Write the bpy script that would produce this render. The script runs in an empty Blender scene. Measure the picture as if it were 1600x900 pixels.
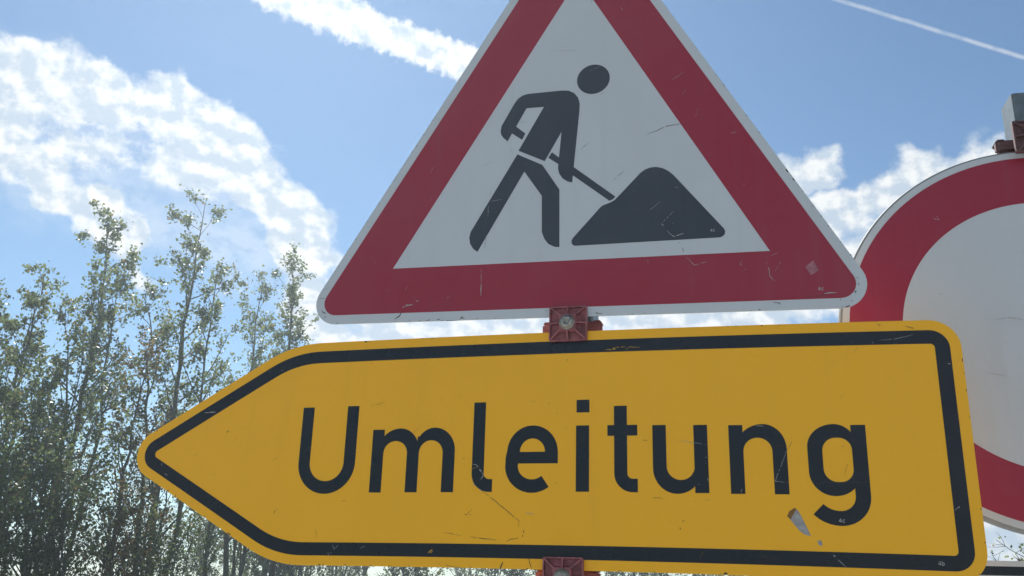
import bpy, bmesh, math, random
import numpy as np
from mathutils import Vector, Matrix
from mathutils.geometry import delaunay_2d_cdt

scene = bpy.context.scene
COL = scene.collection
rad = math.radians
Z0 = 1.80            # height of the arrow sign's middle above the ground

# ------------------------------------------------------------------ camera
cam_data = bpy.data.cameras.new('camera')
cam = bpy.data.objects.new('camera', cam_data); COL.objects.link(cam)
cam.location = (0.12553, -1.35148, Z0 - 0.20195)
cam.rotation_euler = (1.8854, -0.0278, 0.2575)
cam_data.sensor_width = 36.0
cam_data.lens = 36.0 * 1455.0 / 1600.0
cam_data.clip_start = 0.02
cam_data.clip_end = 5000.0
scene.camera = cam

# ------------------------------------------------------------------ light
SUN_AZ, SUN_EL = rad(-31.0), rad(45.0)       # azimuth from +Y towards +X
sun_data = bpy.data.lights.new('sun', 'SUN')
sun_data.energy = 4.0
sun_data.angle = rad(0.53)
sun_data.color = (1.0, 0.97, 0.92)
sun = bpy.data.objects.new('sun', sun_data); COL.objects.link(sun)
sd = Vector((math.sin(SUN_AZ) * math.cos(SUN_EL), math.cos(SUN_AZ) * math.cos(SUN_EL), math.sin(SUN_EL)))
sun.rotation_euler = (-sd).to_track_quat('-Z', 'Y').to_euler()
sun.location = (-6, 8, 14)

world = bpy.data.worlds.new('World'); scene.world = world
world.use_nodes = True
SKY_STRENGTH = 0.056
EXPOSURE = 0.85


def build_world():
    nt = world.node_tree; nt.nodes.clear(); N = nt.nodes; L = nt.links

    def put(sock, v):
        if isinstance(v, bpy.types.NodeSocket): L.new(v, sock)
        else: sock.default_value = v

    def M(op, a, b=0.0, c=0.0, clamp=False):
        n = N.new('ShaderNodeMath'); n.operation = op; n.use_clamp = clamp
        put(n.inputs[0], a); put(n.inputs[1], b); put(n.inputs[2], c); return n.outputs[0]

    def V(op, a, b=None, s=None):
        n = N.new('ShaderNodeVectorMath'); n.operation = op
        put(n.inputs[0], a)
        if b is not None: put(n.inputs[1], b)
        if s is not None: put(n.inputs['Scale'], s)
        return n.outputs['Value'] if op in ('DOT_PRODUCT', 'LENGTH') else n.outputs[0]

    def smooth(x, a, b, lo=0.0, hi=1.0):
        n = N.new('ShaderNodeMapRange'); n.interpolation_type = 'SMOOTHSTEP'
        put(n.inputs[0], x); n.inputs[1].default_value = a; n.inputs[2].default_value = b
        n.inputs[3].default_value = lo; n.inputs[4].default_value = hi; return n.outputs[0]

    def noise(vec, scale, detail=6.0, rough=0.55, dist=0.0, color=False):
        n = N.new('ShaderNodeTexNoise'); n.noise_dimensions = '2D'
        put(n.inputs['Vector'], vec); n.inputs['Scale'].default_value = scale
        n.inputs['Detail'].default_value = detail; n.inputs['Roughness'].default_value = rough
        n.inputs['Distortion'].default_value = dist
        return n.outputs['Color'] if color else n.outputs['Fac']

    def mixc(f, a, b):
        n = N.new('ShaderNodeMix'); n.data_type = 'RGBA'; put(n.inputs[0], f)
        put(n.inputs[6], a); put(n.inputs[7], b); return n.outputs[2]

    tc = N.new('ShaderNodeTexCoord').outputs['Generated']
    sep = N.new('ShaderNodeSeparateXYZ'); L.new(tc, sep.inputs[0])
    az = M('DEGREES', M('ARCTAN2', sep.outputs[0], sep.outputs[1]))
    el = M('DEGREES', M('ARCSINE', sep.outputs[2]))
    comb = N.new('ShaderNodeCombineXYZ'); L.new(az, comb.inputs[0]); L.new(el, comb.inputs[1])
    p0 = comb.outputs[0]                                     # (azimuth, elevation) in degrees
    wn = V('SUBTRACT', noise(p0, 0.22, 2.0, 0.6, color=True), (0.5, 0.5, 0.5))
    p = V('ADD', p0, V('SCALE', wn, s=4.0))
    p = V('MULTIPLY', p, (1.0, 1.0, 0.0))
    w2 = V('SUBTRACT', noise(p0, 1.6, 2.0, 0.6, color=True), (0.5, 0.5, 0.5))
    p2 = V('MULTIPLY', V('ADD', p0, V('SCALE', w2, s=0.7)), (1.0, 1.0, 0.0))

    def capsule(q, a, b, win, wout, amp=1.0):
        a = Vector((a[0], a[1], 0)); b = Vector((b[0], b[1], 0)); ab = b - a
        pa = V('SUBTRACT', q, tuple(a))
        h = M('DIVIDE', V('DOT_PRODUCT', pa, tuple(ab)), max(ab.length_squared, 1e-6), clamp=True)
        d = V('LENGTH', V('SUBTRACT', pa, V('SCALE', tuple(ab), s=h)))
        return smooth(d, win, wout, amp, 0.0)

    def mx(*a):
        r = a[0]
        for k in a[1:]: r = M('MAXIMUM', r, k)
        return r

    # cumulus field on the left: a bright arched rim and a streak, with a thin veil inside
    rim = mx(capsule(p, (-60, 23.8), (-46, 25.4), 0.9, 3.4), capsule(p, (-46, 25.8), (-41.5, 26.6), 0.8, 2.8),
             capsule(p, (-38.8, 26.3), (-33.0, 24.6), 0.8, 3.0), capsule(p, (-33, 24.6), (-30.0, 21.8), 0.8, 2.9),
             capsule(p, (-30.0, 21.8), (-27.2, 16.0), 0.6, 2.6), capsule(p, (-44, 24.2), (-34.0, 22.6), 0.2, 3.0, 0.62))
    streak = mx(capsule(p, (-60, 20.8), (-45, 22.0), 0.6, 2.4, 0.95), capsule(p, (-45, 22.0), (-38.6, 19.2), 0.5, 2.1, 0.95), capsule(p, (-38.7, 19.2), (-37.2, 16.2), 0.1, 1.4, 0.8))
    veil = mx(capsule(p, (-60, 23), (-42, 23.5), 1.5, 5.5, 0.45), capsule(p, (-42, 23.5), (-31, 19.5), 1.2, 4.5, 0.38))
    # clouds low on the right and the bright band near the signs
    right = mx(capsule(p, (-1.0, 24.0), (5.0, 24.3), 0.4, 1.9), capsule(p, (9.0, 23.0), (24.0, 23.6), 0.5, 2.4, 0.95),
               capsule(p, (3.5, 21.4), (12.0, 22.0), 0.3, 2.0, 0.85), capsule(p, (-2.0, 18.2), (16.0, 18.4), 1.2, 3.6),
               capsule(p, (-27.0, 15.8), (0.0, 16.4), 0.8, 2.8, 0.95), capsule(p, (6.0, 6.0), (30.0, 5.0), 2.5, 7.0, 1.0))
    # old, spread-out contrail and a fresh thin one
    trail = mx(capsule(p2, (-44.0, 37.2), (-34.0, 34.6), 0.2, 1.2, 0.85), capsule(p2, (-34.0, 34.6), (-26.5, 33.1), 0.7, 1.8), capsule(p2, (-26.5, 33.1), (-17.0, 31.1), 0.6, 1.5))
    dirv = lambda a, e: Vector((math.sin(rad(a)) * math.cos(rad(e)), math.cos(rad(a)) * math.cos(rad(e)), math.sin(rad(e))))
    tn = dirv(6.55, 33.73).cross(dirv(16.68, 28.65)).normalized()
    off = M('ABSOLUTE', M('ADD', V('DOT_PRODUCT', tc, tuple(tn)), M('MULTIPLY', M('SUBTRACT', noise(p0, 0.5, 3.0), 0.5), 0.002)))
    thin = M('MULTIPLY', smooth(off, 0.0003, 0.0030, 0.42, 0.0), M('MULTIPLY', smooth(az, 2.0, 9.0), smooth(az, 40.0, 60.0, 1.0, 0.0)))
    # elsewhere: fair-weather clouds of the same kind
    fieldm = M('MULTIPLY', smooth(noise(V('MULTIPLY', p0, (1.0, 1.6, 1.0)), 0.045, 3.0, 0.5), 0.44, 0.60),
               M('MULTIPLY', smooth(M('ABSOLUTE', M('ADD', az, 16.0)), 42.0, 52.0), smooth(el, 48.0, 62.0, 1.0, 0.0)))
    mask = mx(rim, streak, right, fieldm)
    fine = noise(V('MULTIPLY', p0, (1.0, 1.3, 1.0)), 0.42, 7.0, 0.58, 0.0)
    dens = smooth(M('ADD', M('MULTIPLY', mask, 0.95), M('MULTIPLY', M('SUBTRACT', fine, 0.5), 1.7)), 0.14, 0.78)
    dens = M('MULTIPLY', dens, smooth(mask, 0.0, 0.3))
    f2 = noise(p0, 1.1, 4.0, 0.5, 0.0)
    td = smooth(M('ADD', M('MULTIPLY', trail, 0.95), M('MULTIPLY', M('SUBTRACT', f2, 0.5), 1.3)), 0.15, 0.95)
    td = M('MULTIPLY', M('MULTIPLY', td, smooth(trail, 0.0, 0.25)), 0.92)
    vd = M('MULTIPLY', veil, smooth(fine, 0.30, 0.62, 0.55, 1.0))
    cover = mx(dens, td, vd, thin)
    # puffs are brighter on the side that faces the sun
    q = V('MULTIPLY', p0, (1.0, 1.3, 1.0))
    relief = M('SUBTRACT', noise(q, 0.60, 5.0, 0.55), noise(V('ADD', q, (0.30, 0.75, 0.0)), 0.60, 3.0, 0.5))
    shade = smooth(M('SUBTRACT', relief, M('MULTIPLY', M('SUBTRACT', dens, 0.75), 0.16)), -0.20, 0.17)
    cc = mixc(shade, (5.4, 6.4, 7.6, 1), (9.1, 9.3, 9.3, 1))
    sky = N.new('ShaderNodeTexSky'); sky.sky_type = 'NISHITA'; sky.sun_disc = False
    sky.sun_elevation = SUN_EL; sky.sun_rotation = SUN_AZ
    sky.altitude = 0.0; sky.air_density = 1.0; sky.dust_density = 0.0; sky.ozone_density = 1.4
    bg = N.new('ShaderNodeBackground'); bg.inputs['Strength'].default_value = SKY_STRENGTH
    L.new(mixc(cover, V('MULTIPLY', sky.outputs[0], (0.86, 1.0, 1.04)), cc), bg.inputs['Color'])   # the camera's slightly cyan sky
    out = N.new('ShaderNodeOutputWorld'); L.new(bg.outputs[0], out.inputs['Surface'])


build_world()
scene.view_settings.view_transform = 'Standard'
scene.view_settings.look = 'None'
scene.view_settings.gamma = 1.0
scene.view_settings.use_curve_mapping = False
scene.view_settings.exposure = EXPOSURE
scene.cycles.max_bounces = 5
scene.cycles.diffuse_bounces = 3
scene.cycles.glossy_bounces = 2
scene.cycles.transmission_bounces = 3
scene.cycles.volume_bounces = 0
world.cycles.sampling_method = 'MANUAL'
world.cycles.sample_map_resolution = 512

# ------------------------------------------------------------------ materials
def new_mat(name):
    m = bpy.data.materials.new(name); m.use_nodes = True
    nt = m.node_tree; b = nt.nodes['Principled BSDF']; return m, nt, b


def sheet_mat(name, rgb, rough=0.38, dirt=0.10, dirt_rgb=(0.16, 0.13, 0.09), coat=0.0, specks=0.25):
    """printed film on a sign: slightly uneven colour, dust film, fine specks"""
    m, nt, b = new_mat(name); N, L = nt.nodes, nt.links
    geo = N.new('ShaderNodeNewGeometry')
    mp = N.new('ShaderNodeMapping'); mp.inputs['Scale'].default_value = (1.0, 1.0, 0.07); L.new(geo.outputs['Position'], mp.inputs['Vector'])
    def noise(scale, detail, rgh=0.55, vec=None):
        n = N.new('ShaderNodeTexNoise'); n.inputs['Scale'].default_value = scale
        n.inputs['Detail'].default_value = detail; n.inputs['Roughness'].default_value = rgh
        L.new(vec or geo.outputs['Position'], n.inputs['Vector']); return n.outputs['Fac']
    def mr(x, a, b_, lo, hi):
        n = N.new('ShaderNodeMapRange'); n.interpolation_type = 'SMOOTHSTEP'; L.new(x, n.inputs[0])
        for i, v in enumerate((a, b_, lo, hi)): n.inputs[i + 1].default_value = v
        return n.outputs[0]
    def mix(f, a, c):
        n = N.new('ShaderNodeMix'); n.data_type = 'RGBA'; L.new(f, n.inputs[0])
        for s, v in ((n.inputs[6], a), (n.inputs[7], c)):
            if isinstance(v, bpy.types.NodeSocket): L.new(v, s)
            else: s.default_value = (*v, 1)
        return n.outputs[2]
    c = mix(mr(noise(6.0, 5, 0.6), 0.3, 0.7, 0.0, dirt), rgb, dirt_rgb)
    c = mix(mr(noise(45.0, 6, 0.7), 0.50, 0.78, 0.0, dirt * 0.8), c, dirt_rgb)
    c = mix(mr(noise(38.0, 4, 0.6, mp.outputs[0]), 0.48, 0.75, 0.0, dirt * 0.9), c, dirt_rgb)
    c = mix(mr(noise(320.0, 2, 0.5), 0.70, 0.76, 0.0, specks), c, tuple(v * 0.35 for v in dirt_rgb))
    L.new(c, b.inputs['Base Color'])
    L.new(mr(noise(30.0, 4), 0.3, 0.7, rough - 0.06, rough + 0.08), b.inputs['Roughness'])
    bump = N.new('ShaderNodeBump'); bump.inputs['Strength'].default_value = 0.04; bump.inputs['Distance'].default_value = 0.002
    L.new(noise(14.0, 3), bump.inputs['Height']); L.new(bump.outputs[0], b.inputs['Normal'])
    b.inputs['Coat Weight'].default_value = coat; b.inputs['Coat Roughness'].default_value = 0.3
    return m


def plain_mat(name, rgb, rough=0.5, metal=0.0, var=0.15, scale=40.0, trans=0.0):
    m, nt, b = new_mat(name); N, L = nt.nodes, nt.links
    tc = N.new('ShaderNodeNewGeometry'); n = N.new('ShaderNodeTexNoise')
    n.inputs['Scale'].default_value = scale; n.inputs['Detail'].default_value = 5
    L.new(tc.outputs['Position'], n.inputs['Vector'])
    r = N.new('ShaderNodeValToRGB')
    r.color_ramp.elements[0].position = 0.3; r.color_ramp.elements[1].position = 0.7
    r.color_ramp.elements[0].color = (*[v * (1 - var) for v in rgb], 1)
    r.color_ramp.elements[1].color = (*[min(1, v * (1 + var)) for v in rgb], 1)
    L.new(n.outputs['Fac'], r.inputs[0]); L.new(r.outputs[0], b.inputs['Base Color'])
    b.inputs['Roughness'].default_value = rough; b.inputs['Metallic'].default_value = metal
    if trans: b.inputs['Subsurface Weight'].default_value = trans; b.inputs['Subsurface Radius'].default_value = (0.01, 0.002, 0.002)
    return m


MAT = {
    'yellow': sheet_mat('yellow_sheeting', (0.96, 0.46, 0.004), dirt=0.05, dirt_rgb=(0.42, 0.22, 0.04), coat=0.06),
    'white': sheet_mat('white_sheeting', (0.555, 0.58, 0.60), dirt=0.08, dirt_rgb=(0.30, 0.29, 0.27), coat=0.3),
    'red': sheet_mat('red_sheeting', (0.31, 0.006, 0.032), dirt=0.07, dirt_rgb=(0.26, 0.13, 0.15), coat=0.15),
    'black': sheet_mat('black_film', (0.002, 0.006, 0.014), dirt=0.012, rough=0.30, coat=0.0, dirt_rgb=(0.10, 0.095, 0.09), specks=0.0),  # blue of the reflected sky put into the black
    'veiled_black': sheet_mat('veiled_black_film', (0.022, 0.031, 0.046), dirt=0.12, rough=0.42, coat=0.25, dirt_rgb=(0.11, 0.12, 0.135), specks=0.0),  # lens veil over the worker symbol put into the film colour
    'alu': plain_mat('bare_aluminium', (0.52, 0.53, 0.54), 0.42, 0.7, 0.12),
    'galv': plain_mat('galvanised_steel', (0.15, 0.175, 0.185), 0.42, 0.7, 0.18, 60),
    'rim': plain_mat('grey_painted_rim', (0.24, 0.25, 0.25), 0.7, 0.0, 0.1),
    'clamp': plain_mat('red_plastic', (0.27, 0.088, 0.095), 0.6, 0.0, 0.42, 110),
    'brown_clamp': plain_mat('dark_brown_plastic', (0.13, 0.068, 0.07), 0.7, 0.0, 0.35, 110),  # darker, browner copy of the clamp plastic
    'bolt': plain_mat('zinc_bolt', (0.34, 0.33, 0.29), 0.45, 0.85, 0.4, 300),
    'd': plain_mat('scratch_dark', (0.045, 0.04, 0.035), 0.7),
    'l': plain_mat('scratch_light', (0.36, 0.36, 0.34), 0.6, 0.0, 0.3, 200),
    'k': plain_mat('scratch_faint', (0.06, 0.06, 0.06), 0.6),
    'b': plain_mat('scratch_brown', (0.22, 0.11, 0.025), 0.7),
    'y': plain_mat('scratch_yellow', (0.60, 0.33, 0.04), 0.6),
    'g': plain_mat('scratch_grey', (0.33, 0.33, 0.32), 0.6),
    'residue': plain_mat('glue_residue', (0.34, 0.13, 0.16), 0.6, 0.0, 0.3, 150),
    'chip': plain_mat('bare_sheet_chip', (0.33, 0.315, 0.31), 0.6, 0.0, 0.25, 120),
}

# ------------------------------------------------------------------ helpers
def thing(name, loc, label, cat, group=None, rot=(0, 0, 0)):
    o = bpy.data.objects.new(name, None); COL.objects.link(o)
    o.empty_display_size = 0.1
    o.location = loc; o.rotation_euler = rot
    o['label'] = label; o['category'] = cat
    if group: o['group'] = group
    return o


def mesh_obj(name, verts, faces, mat, parent=None, smooth=False, loc=None):
    me = bpy.data.meshes.new(name); me.from_pydata(verts, [], faces); me.update()
    if smooth: me.polygons.foreach_set('use_smooth', [True] * len(me.polygons))
    if mat is not None: me.materials.append(mat)
    o = bpy.data.objects.new(name, me); COL.objects.link(o)
    if parent is not None: o.parent = parent
    if loc is not None: o.location = loc
    return o


def ccw(p):
    a = sum(p[i][0] * p[(i + 1) % len(p)][1] - p[(i + 1) % len(p)][0] * p[i][1] for i in range(len(p)))
    return list(p) if a > 0 else list(reversed(p))


def triangulate(polys, holes=()):
    """union of polygons minus holes -> 2D verts and triangles"""
    vs, fs = [], []
    for p in list(polys) + list(holes):
        p = ccw(p); i0 = len(vs); vs += [Vector(q) for q in p]; fs.append(list(range(i0, len(vs))))
    v, e, f, ov, oe, of = delaunay_2d_cdt(vs, [], fs, 0, 1e-4)
    npos = len(polys); out = []
    for t, src in zip(f, of):
        if any(s < npos for s in src) and not any(s >= npos for s in src): out.append(t)
    used = sorted({i for t in out for i in t}); mp = {j: i for i, j in enumerate(used)}
    return [tuple(v[j]) for j in used], [[mp[i] for i in t] for t in out]


def sheet(name, polys, holes, y_front, y_back, mat, parent, warp=None, back=False):
    """flat piece in the sign plane, millimetres in, metres out; -y faces the viewer"""
    v, t = triangulate(polys, holes)
    if warp: v = [warp(q) for q in v]
    n = len(v)
    V = [(x / 1000, y_front / 1000, z / 1000) for x, z in v] + [(x / 1000, y_back / 1000, z / 1000) for x, z in v]
    F = [list(q) for q in t]
    edges = {}
    for q in t:
        for i in range(3):
            a, b = q[i], q[(i + 1) % 3]; edges[(a, b)] = 1
    for (a, b) in edges:
        if (b, a) not in edges: F.append([b, a, a + n, b + n])
    if back: F += [[i + n for i in reversed(q)] for q in t]
    return mesh_obj(name, V, F, mat, parent)


def arc(cx, cy, r, a0, a1, n=16):
    return [(cx + r * math.cos(rad(a0 + (a1 - a0) * i / n)), cy + r * math.sin(rad(a0 + (a1 - a0) * i / n))) for i in range(n + 1)]


def ribbon(pts, w):
    """stroke of constant width along a polyline -> list of quads (mitred)"""
    P = [Vector(p) for p in pts]; Lf, Rt = [], []
    for i, p in enumerate(P):
        d0 = (p - P[i - 1]).normalized() if i else (P[1] - p).normalized()
        d1 = (P[i + 1] - p).normalized() if i < len(P) - 1 else d0
        n0 = Vector((-d0.y, d0.x)); n1 = Vector((-d1.y, d1.x)); m = n0 + n1
        m = n0 if m.length < 1e-4 else m.normalized(); k = w / 2 / max(0.4, m.dot(n0))
        Lf.append(p + m * k); Rt.append(p - m * k)
    return [[tuple(Lf[i]), tuple(Rt[i]), tuple(Rt[i + 1]), tuple(Lf[i + 1])] for i in range(len(P) - 1)]


def rounded(poly, radii, step=20.0, n=10):
    """polygon with rounded corners, edges cut to short pieces"""
    out = []; m = len(poly)
    for i in range(m):
        p = Vector(poly[i]); a = (Vector(poly[i - 1]) - p).normalized(); b = (Vector(poly[(i + 1) % m]) - p).normalized()
        r = radii[i]
        if r < 0.05: out.append(tuple(p)); continue
        ang = a.angle(b); t = r / math.tan(ang / 2); c = p + (a + b).normalized() * (r / math.sin(ang / 2))
        s = p + a * t - c; e = p + b * t - c
        a0 = math.atan2(s.y, s.x); a1 = math.atan2(e.y, e.x); da = (a1 - a0 + math.pi) % (2 * math.pi) - math.pi
        out += [(c.x + r * math.cos(a0 + da * k / n), c.y + r * math.sin(a0 + da * k / n)) for k in range(n + 1)]
    res = []
    for i, p in enumerate(out):
        q = out[(i + 1) % len(out)]; d = math.dist(p, q); k = max(1, int(d / step))
        res += [(p[0] + (q[0] - p[0]) * j / k, p[1] + (q[1] - p[1]) * j / k) for j in range(k)]
    return res


def scratches(parent, data, y, clip=None, warp=None):
    """thin wear marks, one part for each colour"""
    by = {}
    for c, w, pts in data: by.setdefault(c, []).append((w, pts))
    names = {'d': 'dark_scratches', 'l': 'pale_scratches', 'k': 'faint_scratches', 'b': 'brown_stains', 'y': 'bared_film', 'g': 'grey_scuffs'}
    rnd = random.Random(5)
    for i, (c, items) in enumerate(by.items()):
        quads = []
        for w, pts in items:
            # roughen the line a little so that it does not look drawn
            fine = []
            for a, b in zip(pts, pts[1:]):
                k = max(2, int(math.dist(a, b) / 3.0))
                for j in range(k): fine.append((a[0] + (b[0] - a[0]) * j / k + rnd.gauss(0, .22), a[1] + (b[1] - a[1]) * j / k + rnd.gauss(0, .22)))
            fine.append(pts[-1]); n = len(fine)
            for j in range(n - 1):
                ww = lambda t: w * 0.75 * (0.35 + 0.65 * math.sin(math.pi * min(1, max(0, t)))) * (0.75 + 0.5 * rnd.random())
                a, b = Vector(fine[j]), Vector(fine[j + 1]); d = (b - a)
                if d.length < 1e-4: continue
                d.normalize(); nn = Vector((-d.y, d.x))
                if rnd.random() < 0.12: continue
                wa, wb = ww(j / (n - 1)) / 2, ww((j + 1) / (n - 1)) / 2
                quads.append([tuple(a + nn * wa), tuple(a - nn * wa), tuple(b - nn * wb), tuple(b + nn * wb)])
        V, F = [], []
        for q in quads:
            i0 = len(V); V += [(x / 1000, (y - 0.02 * i) / 1000, z / 1000) for x, z in ccw(q)]; F.append([i0, i0 + 1, i0 + 2, i0 + 3])
        o = mesh_obj(names[c], V, F, MAT[c], parent)
        o['kind'] = 'stuff'


def random_wear(seed, n, x0, x1, z0, z1, cols, inside):
    """faint short scratches and specks spread over a face"""
    rnd = random.Random(seed); out = []
    while len(out) < n:
        x, z = rnd.uniform(x0, x1), rnd.uniform(z0, z1)
        if not inside(x, z): continue
        a = rnd.uniform(0, 6.28) if rnd.random() < .5 else rnd.gauss(0.5, .3); L = 2 + rnd.random() ** 3 * 22
        out.append((rnd.choice(cols), rnd.uniform(.35, .85), [(x, z), (x + math.cos(a) * L, z + math.sin(a) * L)]))
    return out


def small_print(parent, chars, x, z, h, y, mat):
    """tiny pale inspection mark made of strokes"""
    G = {'4': [[(0.62, 0), (0.62, 1)], [(0.62, 1), (0.02, 0.3), (0.9, 0.3)]], 'c': [[(0.75, .62), (.5, .72), (.2, .6), (.1, .36), (.2, .1), (.5, 0), (.75, .1)]],
         'b': [[(0.1, 1), (0.1, 0), (.5, 0), (.7, .2), (.7, .45), (.5, .65), (.1, .62)]]}
    polys = []
    for i, ch in enumerate(chars):
        for st in G[ch]: polys += ribbon([(x + i * h * 0.85 + a * h * 0.75, z + b * h) for a, b in st], h * 0.15)
    sheet('inspection_mark', polys, [], y, y + 0.3, mat, parent)

ARROW_SCRATCHES = [
('d', 1.1, [(-282.7, -59.7), (-270.0, -68.8), (-261.0, -75.3), (-239.7, -91.6), (-224.7, -102.8), (-222.5, -104.4), (-222.8, -112.5)]),
('d', 1.6, [(-215.0, -117.2), (-214.5, -121.2), (-217.3, -127.6)]),
('d', 1.0, [(-222.3, -128.5), (-235.1, -131.0), (-241.0, -134.0)]),
('d', 1.2, [(-255.6, -132.1), (-273.0, -130.3), (-295.7, -127.9)]),
('b', 0.8, [(-309.8, -126.4), (-324.0, -124.2), (-338.3, -121.9)]),
('l', 1.3, [(-297.6, -21.8), (-290.8, -23.1), (-286.1, -29.9)]),
('l', 2.6, [(-286.1, -29.5), (-282.6, -33.1)]),
('l', 1.2, [(-282.7, -32.5), (-279.1, -38.4), (-284.3, -46.3)]),
('l', 1, [(-296.4, -48.8), (-290.6, -55.1)]),
('l', 1.4, [(-284.9, -58.9), (-280.4, -62.4)]),
('l', 0.8, [(158.0, -6.5), (140.4, -48.3), (159.1, -49.7)]),
('b', 0.8, [(166.4, 7.2), (158.0, -6.5)]),
('k', 0.6, [(188.9, -49.7), (222.1, -49.7)]),
('k', 0.6, [(229.4, -49.7), (258.4, -49.4)]),
('l', 1.2, [(117.8, 29.4), (129.3, 28.0)]),
('l', 1.2, [(208.5, -144.8), (213.3, -148.7)]),
('l', 1.6, [(210.8, -144.7), (212.8, -148.7)]),
('l', 0.9, [(214.4, -150.4), (224.8, -160.3)]),
('y', 2.4, [(-360.1, -151.9), (-356.3, -148.2), (-353.4, -146.4)]),
('y', 1.4, [(-357.1, -152.3), (-352.3, -149.1)]),
('l', 0.9, [(-519.7, -154.7), (-519.1, -160.7)]),
('l', 0.9, [(-523.5, -155.2), (-514.5, -154.3)]),
('l', 0.7, [(-515.6, -142.4), (-510.6, -150.8)]),
('l', 0.7, [(-510.7, -148.9), (-505.0, -142.3)]),
('l', 0.7, [(-469.9, -147.3), (-462.9, -144.1), (-459.6, -145.3)]),
('l', 0.7, [(291.9, 146.6), (311.6, 147.4), (325.7, 149.9), (337.8, 153.2)]),
('l', 0.9, [(283.3, 145.1), (284.1, 141.1)]),
('b', 1.6, [(327.9, 165.5), (333.9, 163.4), (339.3, 161.6)]),
('b', 2, [(292.5, 169.9), (295.9, 167.9)]),
('l', 1.4, [(377.0, 110.0), (380.6, 109.6)]),
('y', 1.2, [(-94.2, 147.3), (-83.8, 147.6)]),
('y', 3.4, [(-83.2, 150.2), (-80.0, 147.4)]),
('y', 1.2, [(-79.9, 150.7), (-64.5, 150.8)]),
('y', 1.0, [(-64.5, 146.2), (-58.1, 150.5), (-42.8, 149.3)]),
('l', 1.8, [(-765.6, 65.2), (-741.8, 66.0)]),
('l', 0.9, [(-631.5, 134.6), (-630.7, 127.5)]),
('b', 3, [(-720.8, 31.4), (-716.6, 34.5)]),
('l', 1.0, [(-825.9, -34.5), (-818.2, -37.6)]),
('l', 1.0, [(-834.4, -16.7), (-832.1, -22.0)]),
('d', 1.3, [(-619.3, -96.6), (-617.7, -91.7), (-614.0, -89.1)]),
('d', 2.2, [(-244.3, -162.1), (-247.6, -168.0), (-249.1, -173.7)]),
('d', 1.4, [(-207.3, -154.7), (-205.5, -162.2), (-202.8, -169.9)]),
('b', 0.9, [(-343.0, -166.5), (-319.9, -170.8), (-295.5, -173.2)]),
('l', 1.0, [(364.1, -86.5), (370.5, -81.0), (370.2, -83.5)]),
('l', 1.0, [(96.1, -58.0), (94.3, -63.4)]),
('l', 0.8, [(10.1, 9.7), (34.1, 5.8), (49.9, 3.2)]),
('l', 1.0, [(46.9, -14.5), (49.6, -14.9)]),
('l', 1.4, [(47.4, -22.5), (48.5, -24.4)]),
('l', 1.4, [(49.1, -44.2), (50.0, -48.2)]),
('l', 1.2, [(37.1, -53.1), (38.1, -52.1)]),
('b', 1.4, [(-3.8, -103.0), (-1.7, -101.5)]),
('b', 1.8, [(12.9, -103.3), (15.3, -101.9)]),
('b', 2, [(8.8, -110.6), (10.3, -114.4)]),
('b', 1.4, [(88.1, 56.2), (89.6, 54.9)]),
('b', 1, [(-30.9, -70.9), (-12.9, -71.5)]),
('b', 1, [(-40.7, 10.5), (-33.5, 10.4)]),
('d', 1.2, [(-154.3, 135.5), (-152.3, 132.1)]),
('b', 1.2, [(-181.8, 67.8), (-176.3, 67.2)]),
('b', 1.8, [(-311.9, -14.5), (-308.2, -11.8)]),
('b', 0.9, [(-468.6, 69.7), (-444.9, 75.7)]),
('l', 2.6, [(-211.3, -93.8), (-201.0, -94.1)]),
('b', 1, [(-307.7, -95.7), (-295.3, -96.4)])]
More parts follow.
